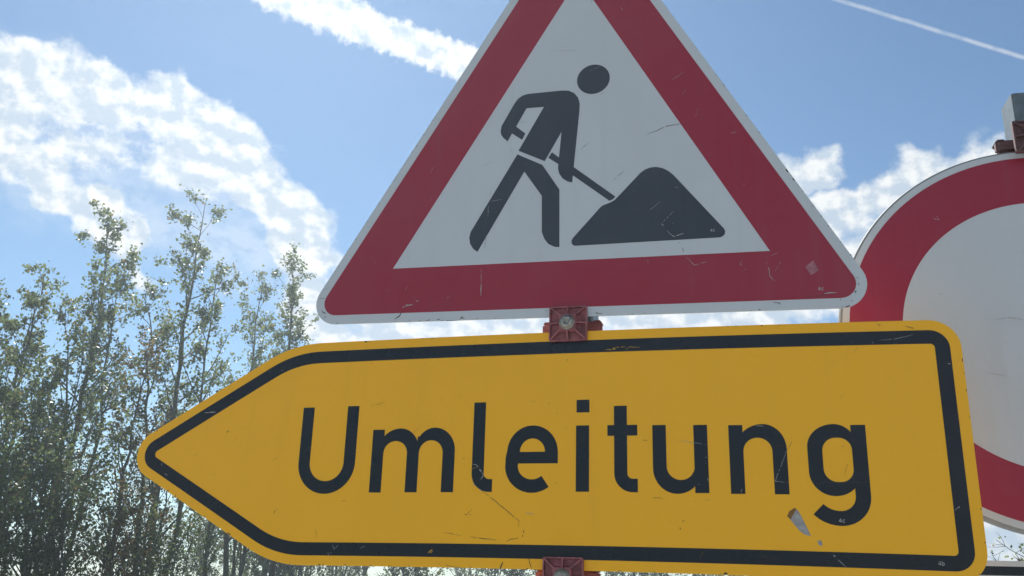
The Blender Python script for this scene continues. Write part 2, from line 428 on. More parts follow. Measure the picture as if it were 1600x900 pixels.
TRIANGLE_SCRATCHES = [
('d', 1.2, [(117.5, 36.0), (132.8, 39.7), (148.1, 46.9), (178.5, 49.7)]),
('g', 0.9, [(-99.4, 75.7), (-80.1, 77.5)]),
('g', 0.9, [(-37.3, 208.3), (-12.2, 204.4), (12.6, 205.5)]),
('d', 0.9, [(64.4, -41.4), (81.7, -26.0)]),
('d', 0.8, [(11.1, 18.3), (23.7, 29.0)]),
('l', 0.8, [(120.2, -98.0), (139.2, -83.7)]),
('l', 0.9, [(141.9, -118.6), (159.8, -100.1)]),
('l', 2, [(140.5, -119.6), (143.8, -123.7)]),
('l', 1.2, [(148.7, -131.8), (160.3, -144.1)]),
('l', 2, [(156.4, -139.6), (160.3, -144.1)]),
('l', 1.6, [(160.7, -142.0), (176.8, -137.7)]),
('d', 1.2, [(165.1, -150.6), (168.9, -154.0)]),
('d', 1.2, [(172.7, -161.5), (173.9, -168.8)]),
('l', 1, [(161.2, -60.0), (167.1, -61.7)]),
('l', 1, [(97.1, -60.4), (97.7, -63.8)]),
('l', 1.0, [(-147.6, -180.7), (-146.2, -205.6)]),
('l', 2.4, [(-146.2, -205.6), (-145.5, -226.5)]),
('d', 2.4, [(-290.6, -260.1), (-282.0, -256.0), (-277.9, -247.1)]),
('l', 3.2, [(-277.0, -241.7), (-272.4, -238.2), (-260.4, -236.8)]),
('l', 2.2, [(-255.3, -231.2), (-250.3, -230.7)]),
('d', 1.6, [(-248.2, -265.2), (-239.6, -264.7)]),
('d', 2, [(-231.0, -261.9), (-229.7, -265.4)]),
('d', 1.6, [(-217.9, -264.1), (-211.5, -262.6)]),
('d', 3, [(-178.1, -263.2), (-174.0, -260.1), (-171.0, -263.8)]),
('d', 1.2, [(-211.3, -264.9), (-181.1, -266.5)]),
('d', 2.2, [(-421.0, -241.1), (-417.0, -245.7), (-412.2, -246.5)]),
('d', 1.8, [(-418.3, -254.5), (-411.6, -252.5)]),
('d', 1, [(-429.3, -220.1), (-417.6, -220.1)]),
('g', 1.2, [(-421.6, -205.3), (-409.2, -201.3)]),
('l', 1, [(-203.0, -228.2), (-198.9, -225.1)]),
('g', 1.2, [(-137.1, -35.3), (-140.2, -54.6)]),
('g', 1.2, [(-141.0, -71.8), (-141.1, -93.1)]),
('g', 1.6, [(-141.6, -122.7), (-143.7, -145.7)]),
('d', 1.6, [(302.0, -253.1), (310.7, -254.8), (310.1, -257.2)]),
('d', 2.6, [(411.7, -242.6), (417.6, -241.1)]),
('d', 2, [(415.4, -243.6), (417.2, -245.3)]),
('d', 1.4, [(420.3, -228.3), (421.6, -231.8)]),
('d', 1.8, [(409.3, -254.4), (410.8, -255.7)]),
('d', 1.4, [(394.1, -251.3), (395.0, -253.9)]),
('g', 2.4, [(372.9, -242.8), (379.9, -242.2), (390.8, -241.7)]),
('d', 0.9, [(345.2, -246.3), (375.0, -246.5)]),
('d', 1.2, [(417.7, -221.0), (422.3, -221.2)]),
('d', 1.6, [(412.3, -184.5), (413.8, -186.7)]),
('l', 1.1, [(294.0, -191.0), (298.4, -202.8), (298.0, -212.5), (305.7, -220.8)]),
('l', 0.9, [(177.7, -176.5), (189.5, -190.8), (208.5, -185.8)]),
('l', 0.9, [(260.1, -187.0), (256.5, -191.9), (259.8, -195.1)]),
('l', 1.2, [(248.7, 25.8), (258.5, 26.9)]),
('d', 1.6, [(363.6, -106.5), (366.1, -102.3)]),
('l', 0.9, [(74.5, 279.0), (80.0, 270.3)]),
('d', 1.2, [(38.8, -261.2), (50.1, -262.7)]),
('d', 1.6, [(40.8, -259.2), (42.2, -262.7)]),
('d', 1.2, [(-39.0, -253.8), (-36.3, -255.3)])]
CHIP = [(162.8, -85.5), (167.6, -86.4), (171.2, -93.0), (178.4, -109.7), (182.6, -120.4), (175.0, -119.0), (168.1, -113.6), (159.5, -102.4), (157.0, -98.7)]
CHIPB = [(164.1, -83.6), (166.2, -85.5), (157.5, -99.1), (153.5, -95.0), (156.7, -88.4)]
CHIP2 = [(190.2, -127.1), (194.8, -125.8), (197.0, -130.9), (194.9, -133.5), (191.8, -131.6)]

# ------------------------------------------------------------------ ground
def ground_sheets():
    def band(name, x0, x1, y0, y1, z, mat, nx=1, ny=1):
        V = [(x0 + (x1 - x0) * i / nx, y0 + (y1 - y0) * j / ny, z) for j in range(ny + 1) for i in range(nx + 1)]
        F = [[j * (nx + 1) + i, j * (nx + 1) + i + 1, (j + 1) * (nx + 1) + i + 1, (j + 1) * (nx + 1) + i] for j in range(ny) for i in range(nx)]
        o = mesh_obj(name, V, F, mat); o['kind'] = 'structure'; return o
    band('ground', -240, 240, -240, 240, 0.0, plain_mat('meadow_grass', (0.085, 0.115, 0.035), 0.85, 0, 0.35, 0.8), 4, 4)
    band('gravel_road', -239, 239, -9.0, 2.6, 0.004, plain_mat('pale_gravel', (0.36, 0.365, 0.37), 0.9, 0, 0.22, 30.0), 4, 2)  # road out of view, kept pale to bounce light onto the signs


ground_sheets()

# ------------------------------------------------------------------ arrow sign
def shift_children(root, off):
    for ch in root.children: ch.location = off


def bow(q):
    x, z = q
    return (x, z + 3.2 - 1.5e-5 * (x + 230.0) ** 2)


def arrow_outline(o):
    h, R, tip, kx = 175.0, 397.1, -924.35, -614.1
    d = Vector((kx - tip, h)).normalized(); n = Vector((d.y, -d.x)); a = Vector((tip, 0)) + n * o; hh = h - o
    t0 = -a.y / d.y; t1 = (hh - a.y) / d.y; tx = (a + d * t0).x; kk = (a + d * t1).x
    return [(tx, 0), (kk, -hh), (R - o, -hh), (R - o, hh), (kk, hh)]


def build_arrow_sign():
    bx, bz = -150.0, -175.0
    t = thing('detour_sign', (bx / 1000, 0, Z0 + bz / 1000), 'yellow arrow-shaped detour sign reading Umleitung, pointing left', 'sign')
    kn = 190.0
    sheet('panel', [rounded(arrow_outline(0), [40, kn, 40, 40, kn])], [], 0, 3.0, MAT['yellow'], t, bow, back=True)
    sheet('border', [rounded(arrow_outline(14.6), [25.5, kn - 14, 25.5, 25.5, kn - 14])],
          [rounded(arrow_outline(33.9), [6.5, kn - 34, 6, 6, kn - 34])], -0.35, 0.6, MAT['black'], t, bow)
    w = 19.3; h = w / 2; yf, yb = -0.35, 0.6

    def letter(polys):
        sheet('letter', polys, [], yf, yb, MAT['black'], t)

    def box(x0, x1, z0, z1): return [(x0, z0), (x1, z0), (x1, z1), (x0, z1)]
    # U
    c0, c1 = -575.6, -498.2; r = (c1 - c0) / 2; cz = -56.8 + r
    letter(ribbon([(c0, 69.6), (c0, cz)] + arc((c0 + c1) / 2, cz, r, 180, 360, 28)[1:-1] + [(c1, cz), (c1, 70.4)], w))
    # m, n, u, g: bowls that thin out where they join the stem
    def ell(cx, cz, a, b, a0, a1, n=18): return [(cx + a * math.cos(rad(a0 + (a1 - a0) * k / n)), cz + b * math.sin(rad(a0 + (a1 - a0) * k / n))) for k in range(n + 1)]

    def arch(xl, xr, zb, apex, zt, notch, iapex, zi, zs):
        """xl: right side of the left stem, xr: right side of the right stem"""
        al = (apex - xl) / math.sqrt(max(0.05, 1 - ((notch - zs) / (zt - zs)) ** 2))
        th = math.degrees(math.acos(max(-1, -(apex - xl) / al)))
        outer = ell(apex, zs, xr - apex, zt - zs, 0, 90) + ell(apex, zs, al, zt - zs, 90, th)[1:]
        xi = xr - w
        inner = ell((xl + xi) / 2, zs - 3, (xi - xl) / 2, zi - zs + 3, 180, 0, 26)
        return [(xr, zb)] + outer + [(xl - 3, notch), (xl - 3, zs - 6), (xl, zs - 6)] + inner + [(xi, zb)]
    # m
    s = [-452.0, -393.6, -335.6]; b = -63.9
    letter([box(s[0] - h, s[0] + h, b - .4, 32.0), arch(s[0] + h, s[1] + h, b, -415.7, 33.5, 21.8, -421.9, 14.2, -2.0), arch(s[1] + h, s[2] + h, b + .3, -359.6, 33.9, 20.6, -363.6, 14.7, -2.0)])
    # l
    cx = -288.4; r = 18.0; base = -63.4 + h
    letter(ribbon([(cx, 71.5), (cx, base + r)] + arc(cx + r, base + r, r, 180, 270, 12)[1:] + [(-265.4, base)], w - .6))
    # e
    cx = -204.4; rx = 30.6; zt, zb = 34.7 - h, -64.3 + h
    e = [(-175.6, -21.5), (-175.6, -5.0)] + [(cx - .3 + 28.9 * math.cos(rad(a)), zt - 29.8 + 29.8 * math.sin(rad(a))) for a in range(0, 181, 8)][1:]
    e += [(cx - 31.5, -14.0)] + [(cx - .5 + 31.3 * math.cos(rad(a)), zb + 29.5 + 29.5 * math.sin(rad(a))) for a in range(184, 316, 6)] + [(cx + 27.5, -41.2)][:0]
    e[0] = (-175.6, -21.5)
    letter(ribbon(e, w) + [box(-230, -166.2, -21.6, -4.6)])
    # i
    letter([box(-138.9, -119.4, -62.6, 33.5), box(-138.3, -119.0, 53.0, 71.9)])
    # t
    cx = -73.0; r = 17.0; base = -63.4 + h
    letter(ribbon([(cx, 61.7), (cx, base + r)] + arc(cx + r, base + r, r, 180, 270, 12)[1:] + [(-48.8, base)], w - .4) + [box(-92.2, -48.5, 17.7, 33.3)])
    # u
    c0, c1 = -16.9, 41.6
    up = arch(-32.1, 26.7, -32.3, -7.1, 65.3, 54.6, -12.6, 46.2, 29.6)
    letter([[(-x, -z) for x, z in up], box(c1 - h - .2, c1 + h - .2, -64.2, 31.5)])
    # n
    s0, s1 = 90.3, 148.9; b = -65.2
    letter([box(s0 - h, s0 + h, b, 30.4), arch(s0 + h, s1 + h, b - .5, 127.4, 31.3, 20.0, 119.8, 12.3, -4.0)])
    # g
    st0, st1 = 244.1, 263.3
    al = (st0 - 221.6) / math.sqrt(1 - (20.4 / 31.7) ** 2); bl = (st0 - 218.5) / math.sqrt(1 - (22.3 / 32.9) ** 2)
    bowl = [(st0 + 3, 18.4)] + ell(221.6, -2, al, 31.7, math.degrees(math.asin(20.4 / 31.7)), 90) + ell(221.6, -2, 221.6 - 185.8, 31.7, 90, 180)[1:]
    bowl += ell(218.5, -35, 218.5 - 185.9, 32.9, 180, 270) + ell(218.5, -35, bl, 32.9, 270, 360 - math.degrees(math.asin(22.3 / 32.9)))[1:] + [(st0 + 3, -57.3)]
    hole = rounded([(205.2, -49.3), (243.9, -49.3), (244.1, 10.9), (205.3, 10.9)], [18.0, 17.0, 17.0, 18.0], 20, 12)
    rt = 29.5; ztail = -107.0 + h + rt; cs = (st0 + st1) / 2
    tail = [(cs + .2, 28.0), (cs - .2, ztail)] + [(cs - .2 - rt + rt * math.cos(rad(-a_)), ztail + rt * math.sin(rad(-a_))) for a_ in range(6, 91, 6)] + [(cs - .2 - rt - 36.0 * math.sin(rad(f_)), ztail - rt * math.cos(rad(f_))) for f_ in range(6, 56, 6)]
    sheet('letter', [bowl] + ribbon(tail, w), [hole], yf, yb, MAT['black'], t)
    # wear
    scratches(t, ARROW_SCRATCHES + random_wear(9, 60, -800, 370, -150, 150, 'bbby', lambda x, z: abs(z) < (x + 870) * .5), -0.42)
    sheet('bare_patch', [CHIP], [], -0.30, 0.5, MAT['chip'], t)
    sheet('torn_film', [CHIPB], [], -0.48, 0.5, MAT['b'], t)
    sheet('bare_patch', [CHIP2], [], -0.30, 0.5, MAT['chip'], t)
    small_print(t, '4c', 220.0, -102.6, 5.2, -0.6, MAT['l'])
    small_print(t, '4b', 337.5, -155.2, 5.0, -0.6, MAT['l'])
    edge_chips(t, [bow(q) for q in rounded(arrow_outline(0.6), [39, kn, 39, 39, kn], 6.0)], 70, -0.12, MAT['d'], 8)
    shift_children(t, (-bx / 1000, 0, -bz / 1000))
    return t


def edge_chips(parent, outline, n, y, mat, seed):
    """small nicks along the edge of a plate where the film is gone"""
    rnd = random.Random(seed); V, F = [], []
    m = len(outline)
    cx = sum(p[0] for p in outline) / m; cz = sum(p[1] for p in outline) / m
    for k in range(n):
        i = rnd.randrange(m); a = Vector(outline[i]); b = Vector(outline[(i + 1) % m]); d = (b - a)
        if d.length < 1e-3: continue
        d.normalize(); nn = Vector((-d.y, d.x))
        if nn.dot(Vector((cx, cz)) - a) < 0: nn = -nn
        L = 0.8 + rnd.random() ** 3 * 6.0; dep = 0.5 + rnd.random() ** 2 * 2.2
        pts = [a - d * L / 2, a + d * L / 2] + [a + d * L * (0.5 - (j + rnd.random() * .6) / 4.0) + nn * dep * (0.4 + rnd.random() * .7) for j in range(4)]
        i0 = len(V); V += [(p.x / 1000, y / 1000, p.y / 1000) for p in ccw_v(pts)]; F.append(list(range(i0, i0 + len(pts))))
    o = mesh_obj('edge_nicks', V, F, mat, parent); o['kind'] = 'stuff'


def ccw_v(p): return [Vector(q) for q in ccw([tuple(v) for v in p])]


# ------------------------------------------------------------------ triangle sign
def tri_outline(o):
    r = 919.35 * math.sqrt(3) / 6 - o
    return [(-r * math.sqrt(3), -r), (r * math.sqrt(3), -r), (0, 2 * r)]


HEAD_C, HEAD_R = (29.6, 145.3), 27.6
BODY = [(-126.9, 63.7), (-125.6, 72.7), (-120.6, 82.6), (-105.0, 113.1), (-99.0, 121.7), (-91.6, 126.9), (-82.4, 129.2), (-24.0, 129.6), (-12.4, 128.3), (-2.4, 122.7), (4.3, 113.4), (7.4, 102.7), (7.3, 89.3), (-0.2, -13.2), (-2.0, -40.0), (-9.6, -37.8), (-17.7, -32.0), (-24.0, -22.5), (-26.2, -13.3), (-25.7, -2.5), (-22.0, 52.8), (-48.9, 1.5), (-94.1, 24.2), (-53.4, 102.0), (-83.5, 102.3), (-100.2, 69.4), (-83.8, 55.3), (-88.7, 43.7), (-106.8, 57.4), (-113.7, 43.2), (-121.1, 49.7), (-125.7, 56.8)]
SHAFT1 = [(-37.2, 16.7), (-24.7, 6.1), (-25.2, -6.0), (-43.0, 7.1)]
SHAFT2 = [(-1.0, -12.2), (68.2, -69.5), (65.1, -73.4), (59.0, -76.3), (-2.5, -26.5)]
LEGS = [(-95.9, 17.7), (-52.8, -4.7), (-22.8, -50.9), (-20.1, -150.2), (-28.3, -149.3), (-38.3, -143.9), (-45.3, -134.4), (-49.6, -123.0), (-51.8, -59.9), (-82.7, -14.5), (-155.6, -151.3), (-162.9, -145.9), (-168.8, -136.8), (-171.0, -126.1), (-169.2, -116.1)]
MOUND = [(5.5, -149.4), (228.4, -147.8), (232.8, -146.1), (235.7, -142.7), (236.4, -138.4), (234.6, -133.7), (159.4, -38.7), (151.9, -31.7), (143.5, -26.2), (132.9, -23.1), (123.4, -23.5), (115.3, -26.4), (107.8, -31.6), (101.1, -39.1), (72.8, -69.7), (67.2, -75.5), (60.7, -79.2), (48.9, -83.3), (45.4, -85.5), (1.3, -136.2), (-0.8, -140.8), (-0.3, -145.4), (2.2, -148.3)]
RESIDUE = [(349.1, -200.7), (360.8, -191.1), (367.8, -206.9), (356.3, -214.3)]


def build_triangle_sign():
    r = 919.35 * math.sqrt(3) / 6; rz = rad(0.866)
    t = thing('warning_sign', (-0.14533 - r / 1000 * math.sin(rz), 0, Z0 + 0.4675 - r / 1000 * math.cos(rz)), 'red-bordered white warning triangle with a digging worker, above the yellow arrow', 'sign', rot=(0, rz, 0))
    sheet('panel', [rounded(tri_outline(0), [37, 37, 37])], [], 0, 3.0, MAT['white'], t, back=True)
    sheet('red_border', [rounded(tri_outline(15.0), [22, 22, 22])], [tri_outline(91.9)], -0.3, 0.6, MAT['red'], t)
    yf, yb = -0.3, 0.6
    wb = MAT['veiled_black']
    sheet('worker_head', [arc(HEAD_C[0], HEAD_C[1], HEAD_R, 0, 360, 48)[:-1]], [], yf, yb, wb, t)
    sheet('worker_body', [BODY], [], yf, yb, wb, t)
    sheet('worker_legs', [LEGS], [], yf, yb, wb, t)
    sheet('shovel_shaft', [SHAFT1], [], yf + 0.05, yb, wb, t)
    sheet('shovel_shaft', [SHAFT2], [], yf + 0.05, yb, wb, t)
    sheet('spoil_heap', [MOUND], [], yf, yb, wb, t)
    sheet('glue_residue', [RESIDUE], [], -0.36, 0.4, MAT['residue'], t)
    scratches(t, TRIANGLE_SCRATCHES + random_wear(4, 55, -400, 400, -255, 380, 'gggd', lambda x, z: z + 1.75 * abs(x) < 440), -0.40)
    small_print(t, '4c', 214.4, -137.8, 4.6, -0.6, MAT['l'])
    small_print(t, '4c', 365.4, -237.6, 5.0, -0.6, MAT['l'])
    edge_chips(t, rounded(tri_outline(0.6), [36, 36, 36], 6.0), 80, -0.12, MAT['d'], 3)
    shift_children(t, (0, 0, r / 1000))
    return t


# ------------------------------------------------------------------ round sign and the plate under it
ROUND_C = Vector((0.5501, 0.1311, Z0 + 0.1836)); ROUND_ROT = (rad(-1.15), 0, rad(3.28))


def build_round_sign():
    M = Matrix.Rotation(ROUND_ROT[2], 3, 'Z') @ Matrix.Rotation(ROUND_ROT[0], 3, 'X')
    t = thing('prohibition_sign', tuple(ROUND_C + M @ Vector((0, 0, -0.300))), 'round white sign with a wide red ring, partly hidden behind the triangle and arrow', 'sign', rot=ROUND_ROT)
    R = 300.0
    c = lambda r, n=144: arc(0, 0, r, 0, 360, n)[:-1]
    sheet('panel', [c(R - 4.5)], [], 0, 3.0, MAT['white'], t, back=True)
    # bevelled rim that folds back
    n = 144; V, F = [], []
    prof = [(R - 4.5, 0.1), (R - 1.5, 2.2), (R, 6.0), (R, 16.0), (R - 2.0, 16.0), (R - 2.0, 6.5), (R - 5, 3.2)]
    for k in range(n):
        a = 2 * math.pi * k / n
        for rr, y in prof: V.append((rr / 1000 * math.cos(a), y / 1000, rr / 1000 * math.sin(a)))
    m = len(prof)
    for k in range(n):
        for j in range(m - 1): F.append([k * m + j, k * m + j + 1, ((k + 1) % n) * m + j + 1, ((k + 1) % n) * m + j])
    mesh_obj('rim', V, F, MAT['rim'], t, smooth=False)
    sheet('red_ring', [c(285.2)], [c(208.2)], -0.3, 0.6, MAT['red'], t)
    scratches(t, [('l', 1.4, [(-146, 191), (-138, 186), (-140, 194)]), ('d', 1.2, [(28, -293), (29, -287)]), ('d', 1.0, [(-150, 60), (-148, 66)]), ('l', 1, [(-268, 2), (-264, 3)]), ('l', 1.2, [(-12, -247), (-10, -243)]),
                   ('g', 1.0, [(-80, 20), (-60, 24), (-30, 18)]), ('g', .8, [(-100, -60), (-70, -66)]), ('d', .9, [(-1, -130), (1, -124)])], -0.4)
    shift_children(t, (0, 0, 0.300))
    # plate below
    h0, h1 = -327.0, -657.0
    t2 = thing('supplementary_plate', tuple(ROUND_C + M @ Vector((0, 0, h1 / 1000))), 'white plate with a black border line below the round sign, at the bottom right edge', 'sign', rot=ROUND_ROT)
    rect = lambda o: [(-300 + o, h1 + o), (300 - o, h1 + o), (300 - o, h0 - o), (-300 + o, h0 - o)]
    sheet('panel', [rounded(rect(0), [20] * 4)], [], 0, 3.0, MAT['white'], t2, back=True)
    sheet('border', [rounded(rect(7.5), [14] * 4)], [rounded(rect(19.5), [6] * 4)], -0.3, 0.6, MAT['black'], t2)
    shift_children(t2, (0, 0, -h1 / 1000))


# ------------------------------------------------------------------ posts and clamps
def box_vf(x0, x1, y0, y1, z0, z1):
    return [(x0, y0, z0), (x1, y0, z0), (x1, y1, z0), (x0, y1, z0), (x0, y0, z1), (x1, y0, z1), (x1, y1, z1), (x0, y1, z1)], \
           [[0, 3, 2, 1], [4, 5, 6, 7], [0, 1, 5, 4], [1, 2, 6, 5], [2, 3, 7, 6], [3, 0, 4, 7]]


def bevelled(name, boxes, mat, parent, bev=0.001, seg=2):
    bm = bmesh.new()
    for b in boxes:
        V, F = box_vf(*b); vs = [bm.verts.new(v) for v in V]
        for f in F: bm.faces.new([vs[i] for i in f])
    if bev: bmesh.ops.bevel(bm, geom=list(bm.edges), offset=bev, segments=seg, affect='EDGES', clamp_overlap=True)
    me = bpy.data.meshes.new(name); bm.to_mesh(me); bm.free(); me.materials.append(mat)
    o = bpy.data.objects.new(name, me); COL.objects.link(o); o.parent = parent; return o


def build_post(x, y, top, size, label, rotz=0.0):
    t = thing('sign_post', (x, y, 0), label, 'post', rot=(0, 0, rotz))
    s = size / 2; w = 0.003
    bm = bmesh.new()
    # hollow square tube with rounded edges
    def ring(half, r, z):
        pts = []
        for cx, cy, a0 in ((half - r, half - r, 0), (-half + r, half - r, 90), (-half + r, -half + r, 180), (half - r, -half + r, 270)):
            for k in range(4): a = rad(a0 + 30 * k); pts.append(bm.verts.new((cx + r * math.cos(a), cy + r * math.sin(a), z)))
        return pts
    rings = [ring(s, 0.006, -0.4), ring(s, 0.006, top), ring(s - w, 0.004, top), ring(s - w, 0.004, top - 0.5)]
    for a, b in zip(rings, rings[1:]):
        for k in range(16): bm.faces.new([a[k], a[(k + 1) % 16], b[(k + 1) % 16], b[k]])
    bm.faces.new(rings[3])
    bmesh.ops.recalc_face_normals(bm, faces=bm.faces)
    me = bpy.data.meshes.new('tube'); bm.to_mesh(me); bm.free(); me.materials.append(MAT['galv'])
    o = bpy.data.objects.new('tube', me); COL.objects.link(o); o.parent = t
    return t


def build_clamp(loc, label, back_y=0.022, rot=(0, 0, 0), wid=0.0585, hei=0.0545, pm='clamp'):
    """ribbed plastic jaw in front, bracket behind, bolt through both"""
    t = thing('post_clamp', loc, label, 'clamp', 'plastic sign clamps', rot)
    a, c = wid / 2, hei / 2; d = 0.0145; k = 0.0130           # half sizes, depth, half boss
    bm = bmesh.new()
    def quadring(pts0, pts1):
        n = len(pts0)
        for i in range(n): bm.faces.new([pts0[i], pts0[(i + 1) % n], pts1[(i + 1) % n], pts1[i]])
    def sq(hx, hz, y, r=0.003):
        out = []
        for cx, cz, a0 in ((hx - r, hz - r, 0), (-hx + r, hz - r, 90), (-hx + r, -hz + r, 180), (hx - r, -hz + r, 270)):
            for j in range(4): an = rad(a0 + 30 * j); out.append(bm.verts.new((cx + r * math.cos(an), y, cz + r * math.sin(an))))
        return out
    yb, yf = -0.0006, -d
    R = [sq(a, c, yb), sq(a, c, yb - 0.007), sq(a - .0022, c - .0022, yb - 0.0072), sq(a - .0026, c - .0026, yb - 0.0035), sq(k + .002, k + .002, yb - .0045), sq(k, k, yf, .002)]
    for p, q in zip(R, R[1:]): quadring(p, q)
    bm.faces.new(R[-1]); bm.faces.new(list(reversed(R[0])))
    bmesh.ops.recalc_face_normals(bm, faces=bm.faces)
    me = bpy.data.meshes.new('front_jaw'); bm.to_mesh(me); bm.free(); me.materials.append(MAT[pm])
    jaw = bpy.data.objects.new('front_jaw', me); COL.objects.link(jaw); jaw.parent = t
    # eight ribs from the boss to the rim
    th = 0.0013
    for dx, dz in ((1, 0), (-1, 0), (0, 1), (0, -1), (1, 1), (-1, 1), (1, -1), (-1, -1)):
        p0 = Vector((dx * (k - .0008), 0, dz * (k - .0008))); p1 = Vector((dx * (a - .0015), 0, dz * (c - .0015)))
        s = (p1 - p0).normalized(); nn = Vector((s.z, 0, -s.x)) * th
        prof = [(p0, yf + .0004), (p1, yb - 0.0074), (p1, yb - 0.003), (p0, yb - 0.003)]
        V = []
        for sg in (1, -1):
            for p, y in prof: V.append(tuple(p + nn * sg + Vector((0, y, 0))))
        F = [[0, 1, 2, 3], [7, 6, 5, 4], [0, 4, 5, 1], [1, 5, 6, 2], [2, 6, 7, 3], [3, 7, 4, 0]]
        mesh_obj('rib', V, F, MAT[pm], jaw)
    # bolt: washer, domed head with a hollow
    n = 24; prof = [(0.0118, yf + .0004), (0.0118, yf - .0012), (0.0098, yf - .0016), (0.0098, yf - .0032), (0.0082, yf - .0052), (0.0054, yf - .0062), (0.0046, yf - .0060), (0.0040, yf - .0036), (0.0, yf - .0036)]
    V, F = [], []
    for i in range(n):
        an = 2 * math.pi * i / n
        for r, y in prof: V.append((r * math.cos(an), y, r * math.sin(an)))
    m = len(prof)
    for i in range(n):
        for j in range(m - 1): F.append([i * m + j, i * m + j + 1, ((i + 1) % n) * m + j + 1, ((i + 1) % n) * m + j])
    mesh_obj('bolt', V, F, MAT['bolt'], t, smooth=True)
    # bracket behind the sheets that wraps the post
    b = bevelled('bracket', [(-0.047, 0.047, back_y, back_y + 0.016, -0.011, 0.011)], MAT[pm], t, 0.004, 3)
    bevelled('spacer', [(-0.020, 0.020, 0.0035, back_y + .002, -0.010, 0.010)], MAT[pm], t, 0.001, 2)
    for s in (-1, 1):
        bevelled('lug', [(s * 0.039 - 0.007, s * 0.039 + 0.007, back_y + 0.001, back_y + 0.030, 0.008, 0.0125)], MAT[pm], t, 0.002, 2)
    return t


build_triangle_sign()
build_arrow_sign()
build_round_sign()
PX = -0.1515
build_post(PX, 0.072, Z0 + 1.02, 0.060, 'grey square steel post behind the triangle and the yellow arrow')
build_clamp((PX, 0, Z0 + 0.1895), 'ribbed red plastic clamp bolted between the triangle and the yellow arrow')
build_clamp((PX - .004, 0, Z0 - 0.1815), 'ribbed red plastic clamp on the lower edge of the yellow arrow')
build_post(0.580, 0.195, Z0 + 0.598, 0.060, 'grey square steel post rising above the round sign at the right edge', rad(3.28))
build_clamp((0.5620, 0.1240, Z0 + 0.4970), 'dark brown plastic clamp on top of the round sign', rot=ROUND_ROT, pm='brown_clamp')
build_clamp((0.5690, 0.1385, Z0 - 0.1300), 'red plastic clamp between the round sign and the plate below it', rot=ROUND_ROT)

# ------------------------------------------------------------------ trees
def leaf_mat(name, cols, trans=0.55, rough=0.42):
    m, nt, b = new_mat(name); N, L = nt.nodes, nt.links
    g = N.new('ShaderNodeNewGeometry'); r = N.new('ShaderNodeValToRGB')
    els = r.color_ramp.elements
    while len(els) < len(cols): els.new(0.5)
    for i, (p, c) in enumerate(cols): els[i].position = p; els[i].color = (*c, 1)
    L.new(g.outputs['Random Per Island'], r.inputs[0])
    b.inputs['Roughness'].default_value = rough
    L.new(r.outputs[0], b.inputs['Base Color'])
    tr = N.new('ShaderNodeBsdfTranslucent')
    hs = N.new('ShaderNodeHueSaturation'); hs.inputs['Value'].default_value = 1.7; hs.inputs['Hue'].default_value = 0.485
    L.new(r.outputs[0], hs.inputs['Color']); L.new(hs.outputs[0], tr.inputs['Color'])
    mx = N.new('ShaderNodeMixShader'); mx.inputs[0].default_value = trans
    L.new(b.outputs[0], mx.inputs[1]); L.new(tr.outputs[0], mx.inputs[2])
    L.new(mx.outputs[0], N['Material Output'].inputs['Surface'])
    return m


LEAF = {
    'aspen': leaf_mat('aspen_leaves', [(0.0, (0.062, 0.092, 0.034)), (0.55, (0.098, 0.135, 0.048)), (0.9, (0.130, 0.155, 0.065)), (1.0, (0.16, 0.13, 0.05))]),
    'willow': leaf_mat('willow_leaves', [(0.0, (0.050, 0.076, 0.028)), (0.6, (0.080, 0.112, 0.040)), (0.93, (0.090, 0.100, 0.046)), (1.0, (0.15, 0.11, 0.05))]),
    'turning': leaf_mat('turning_leaves', [(0.0, (0.06, 0.062, 0.026)), (0.5, (0.095, 0.092, 0.034)), (1.0, (0.18, 0.115, 0.04))]),
}
BARK = plain_mat('grey_bark', (0.085, 0.078, 0.066), 0.85, 0, 0.35, 14.0)


class Wood:
    def __init__(self): self.V = []; self.F = []
    def tube(self, pts, r0, r1, sides):
        n = len(pts); i0 = len(self.V)
        for i, p in enumerate(pts):
            d = (pts[min(i + 1, n - 1)] - pts[max(i - 1, 0)]).normalized()
            u = d.cross(Vector((0.3, 0.9, 0.1))).normalized(); v = d.cross(u)
            r = r0 + (r1 - r0) * i / (n - 1)
            for k in range(sides):
                a = 2 * math.pi * k / sides; self.V.append(tuple(p + (u * math.cos(a) + v * math.sin(a)) * r))
        for i in range(n - 1):
            for k in range(sides):
                a = i0 + i * sides + k; b = i0 + i * sides + (k + 1) % sides
                self.F.append((a, b, b + sides, a + sides))


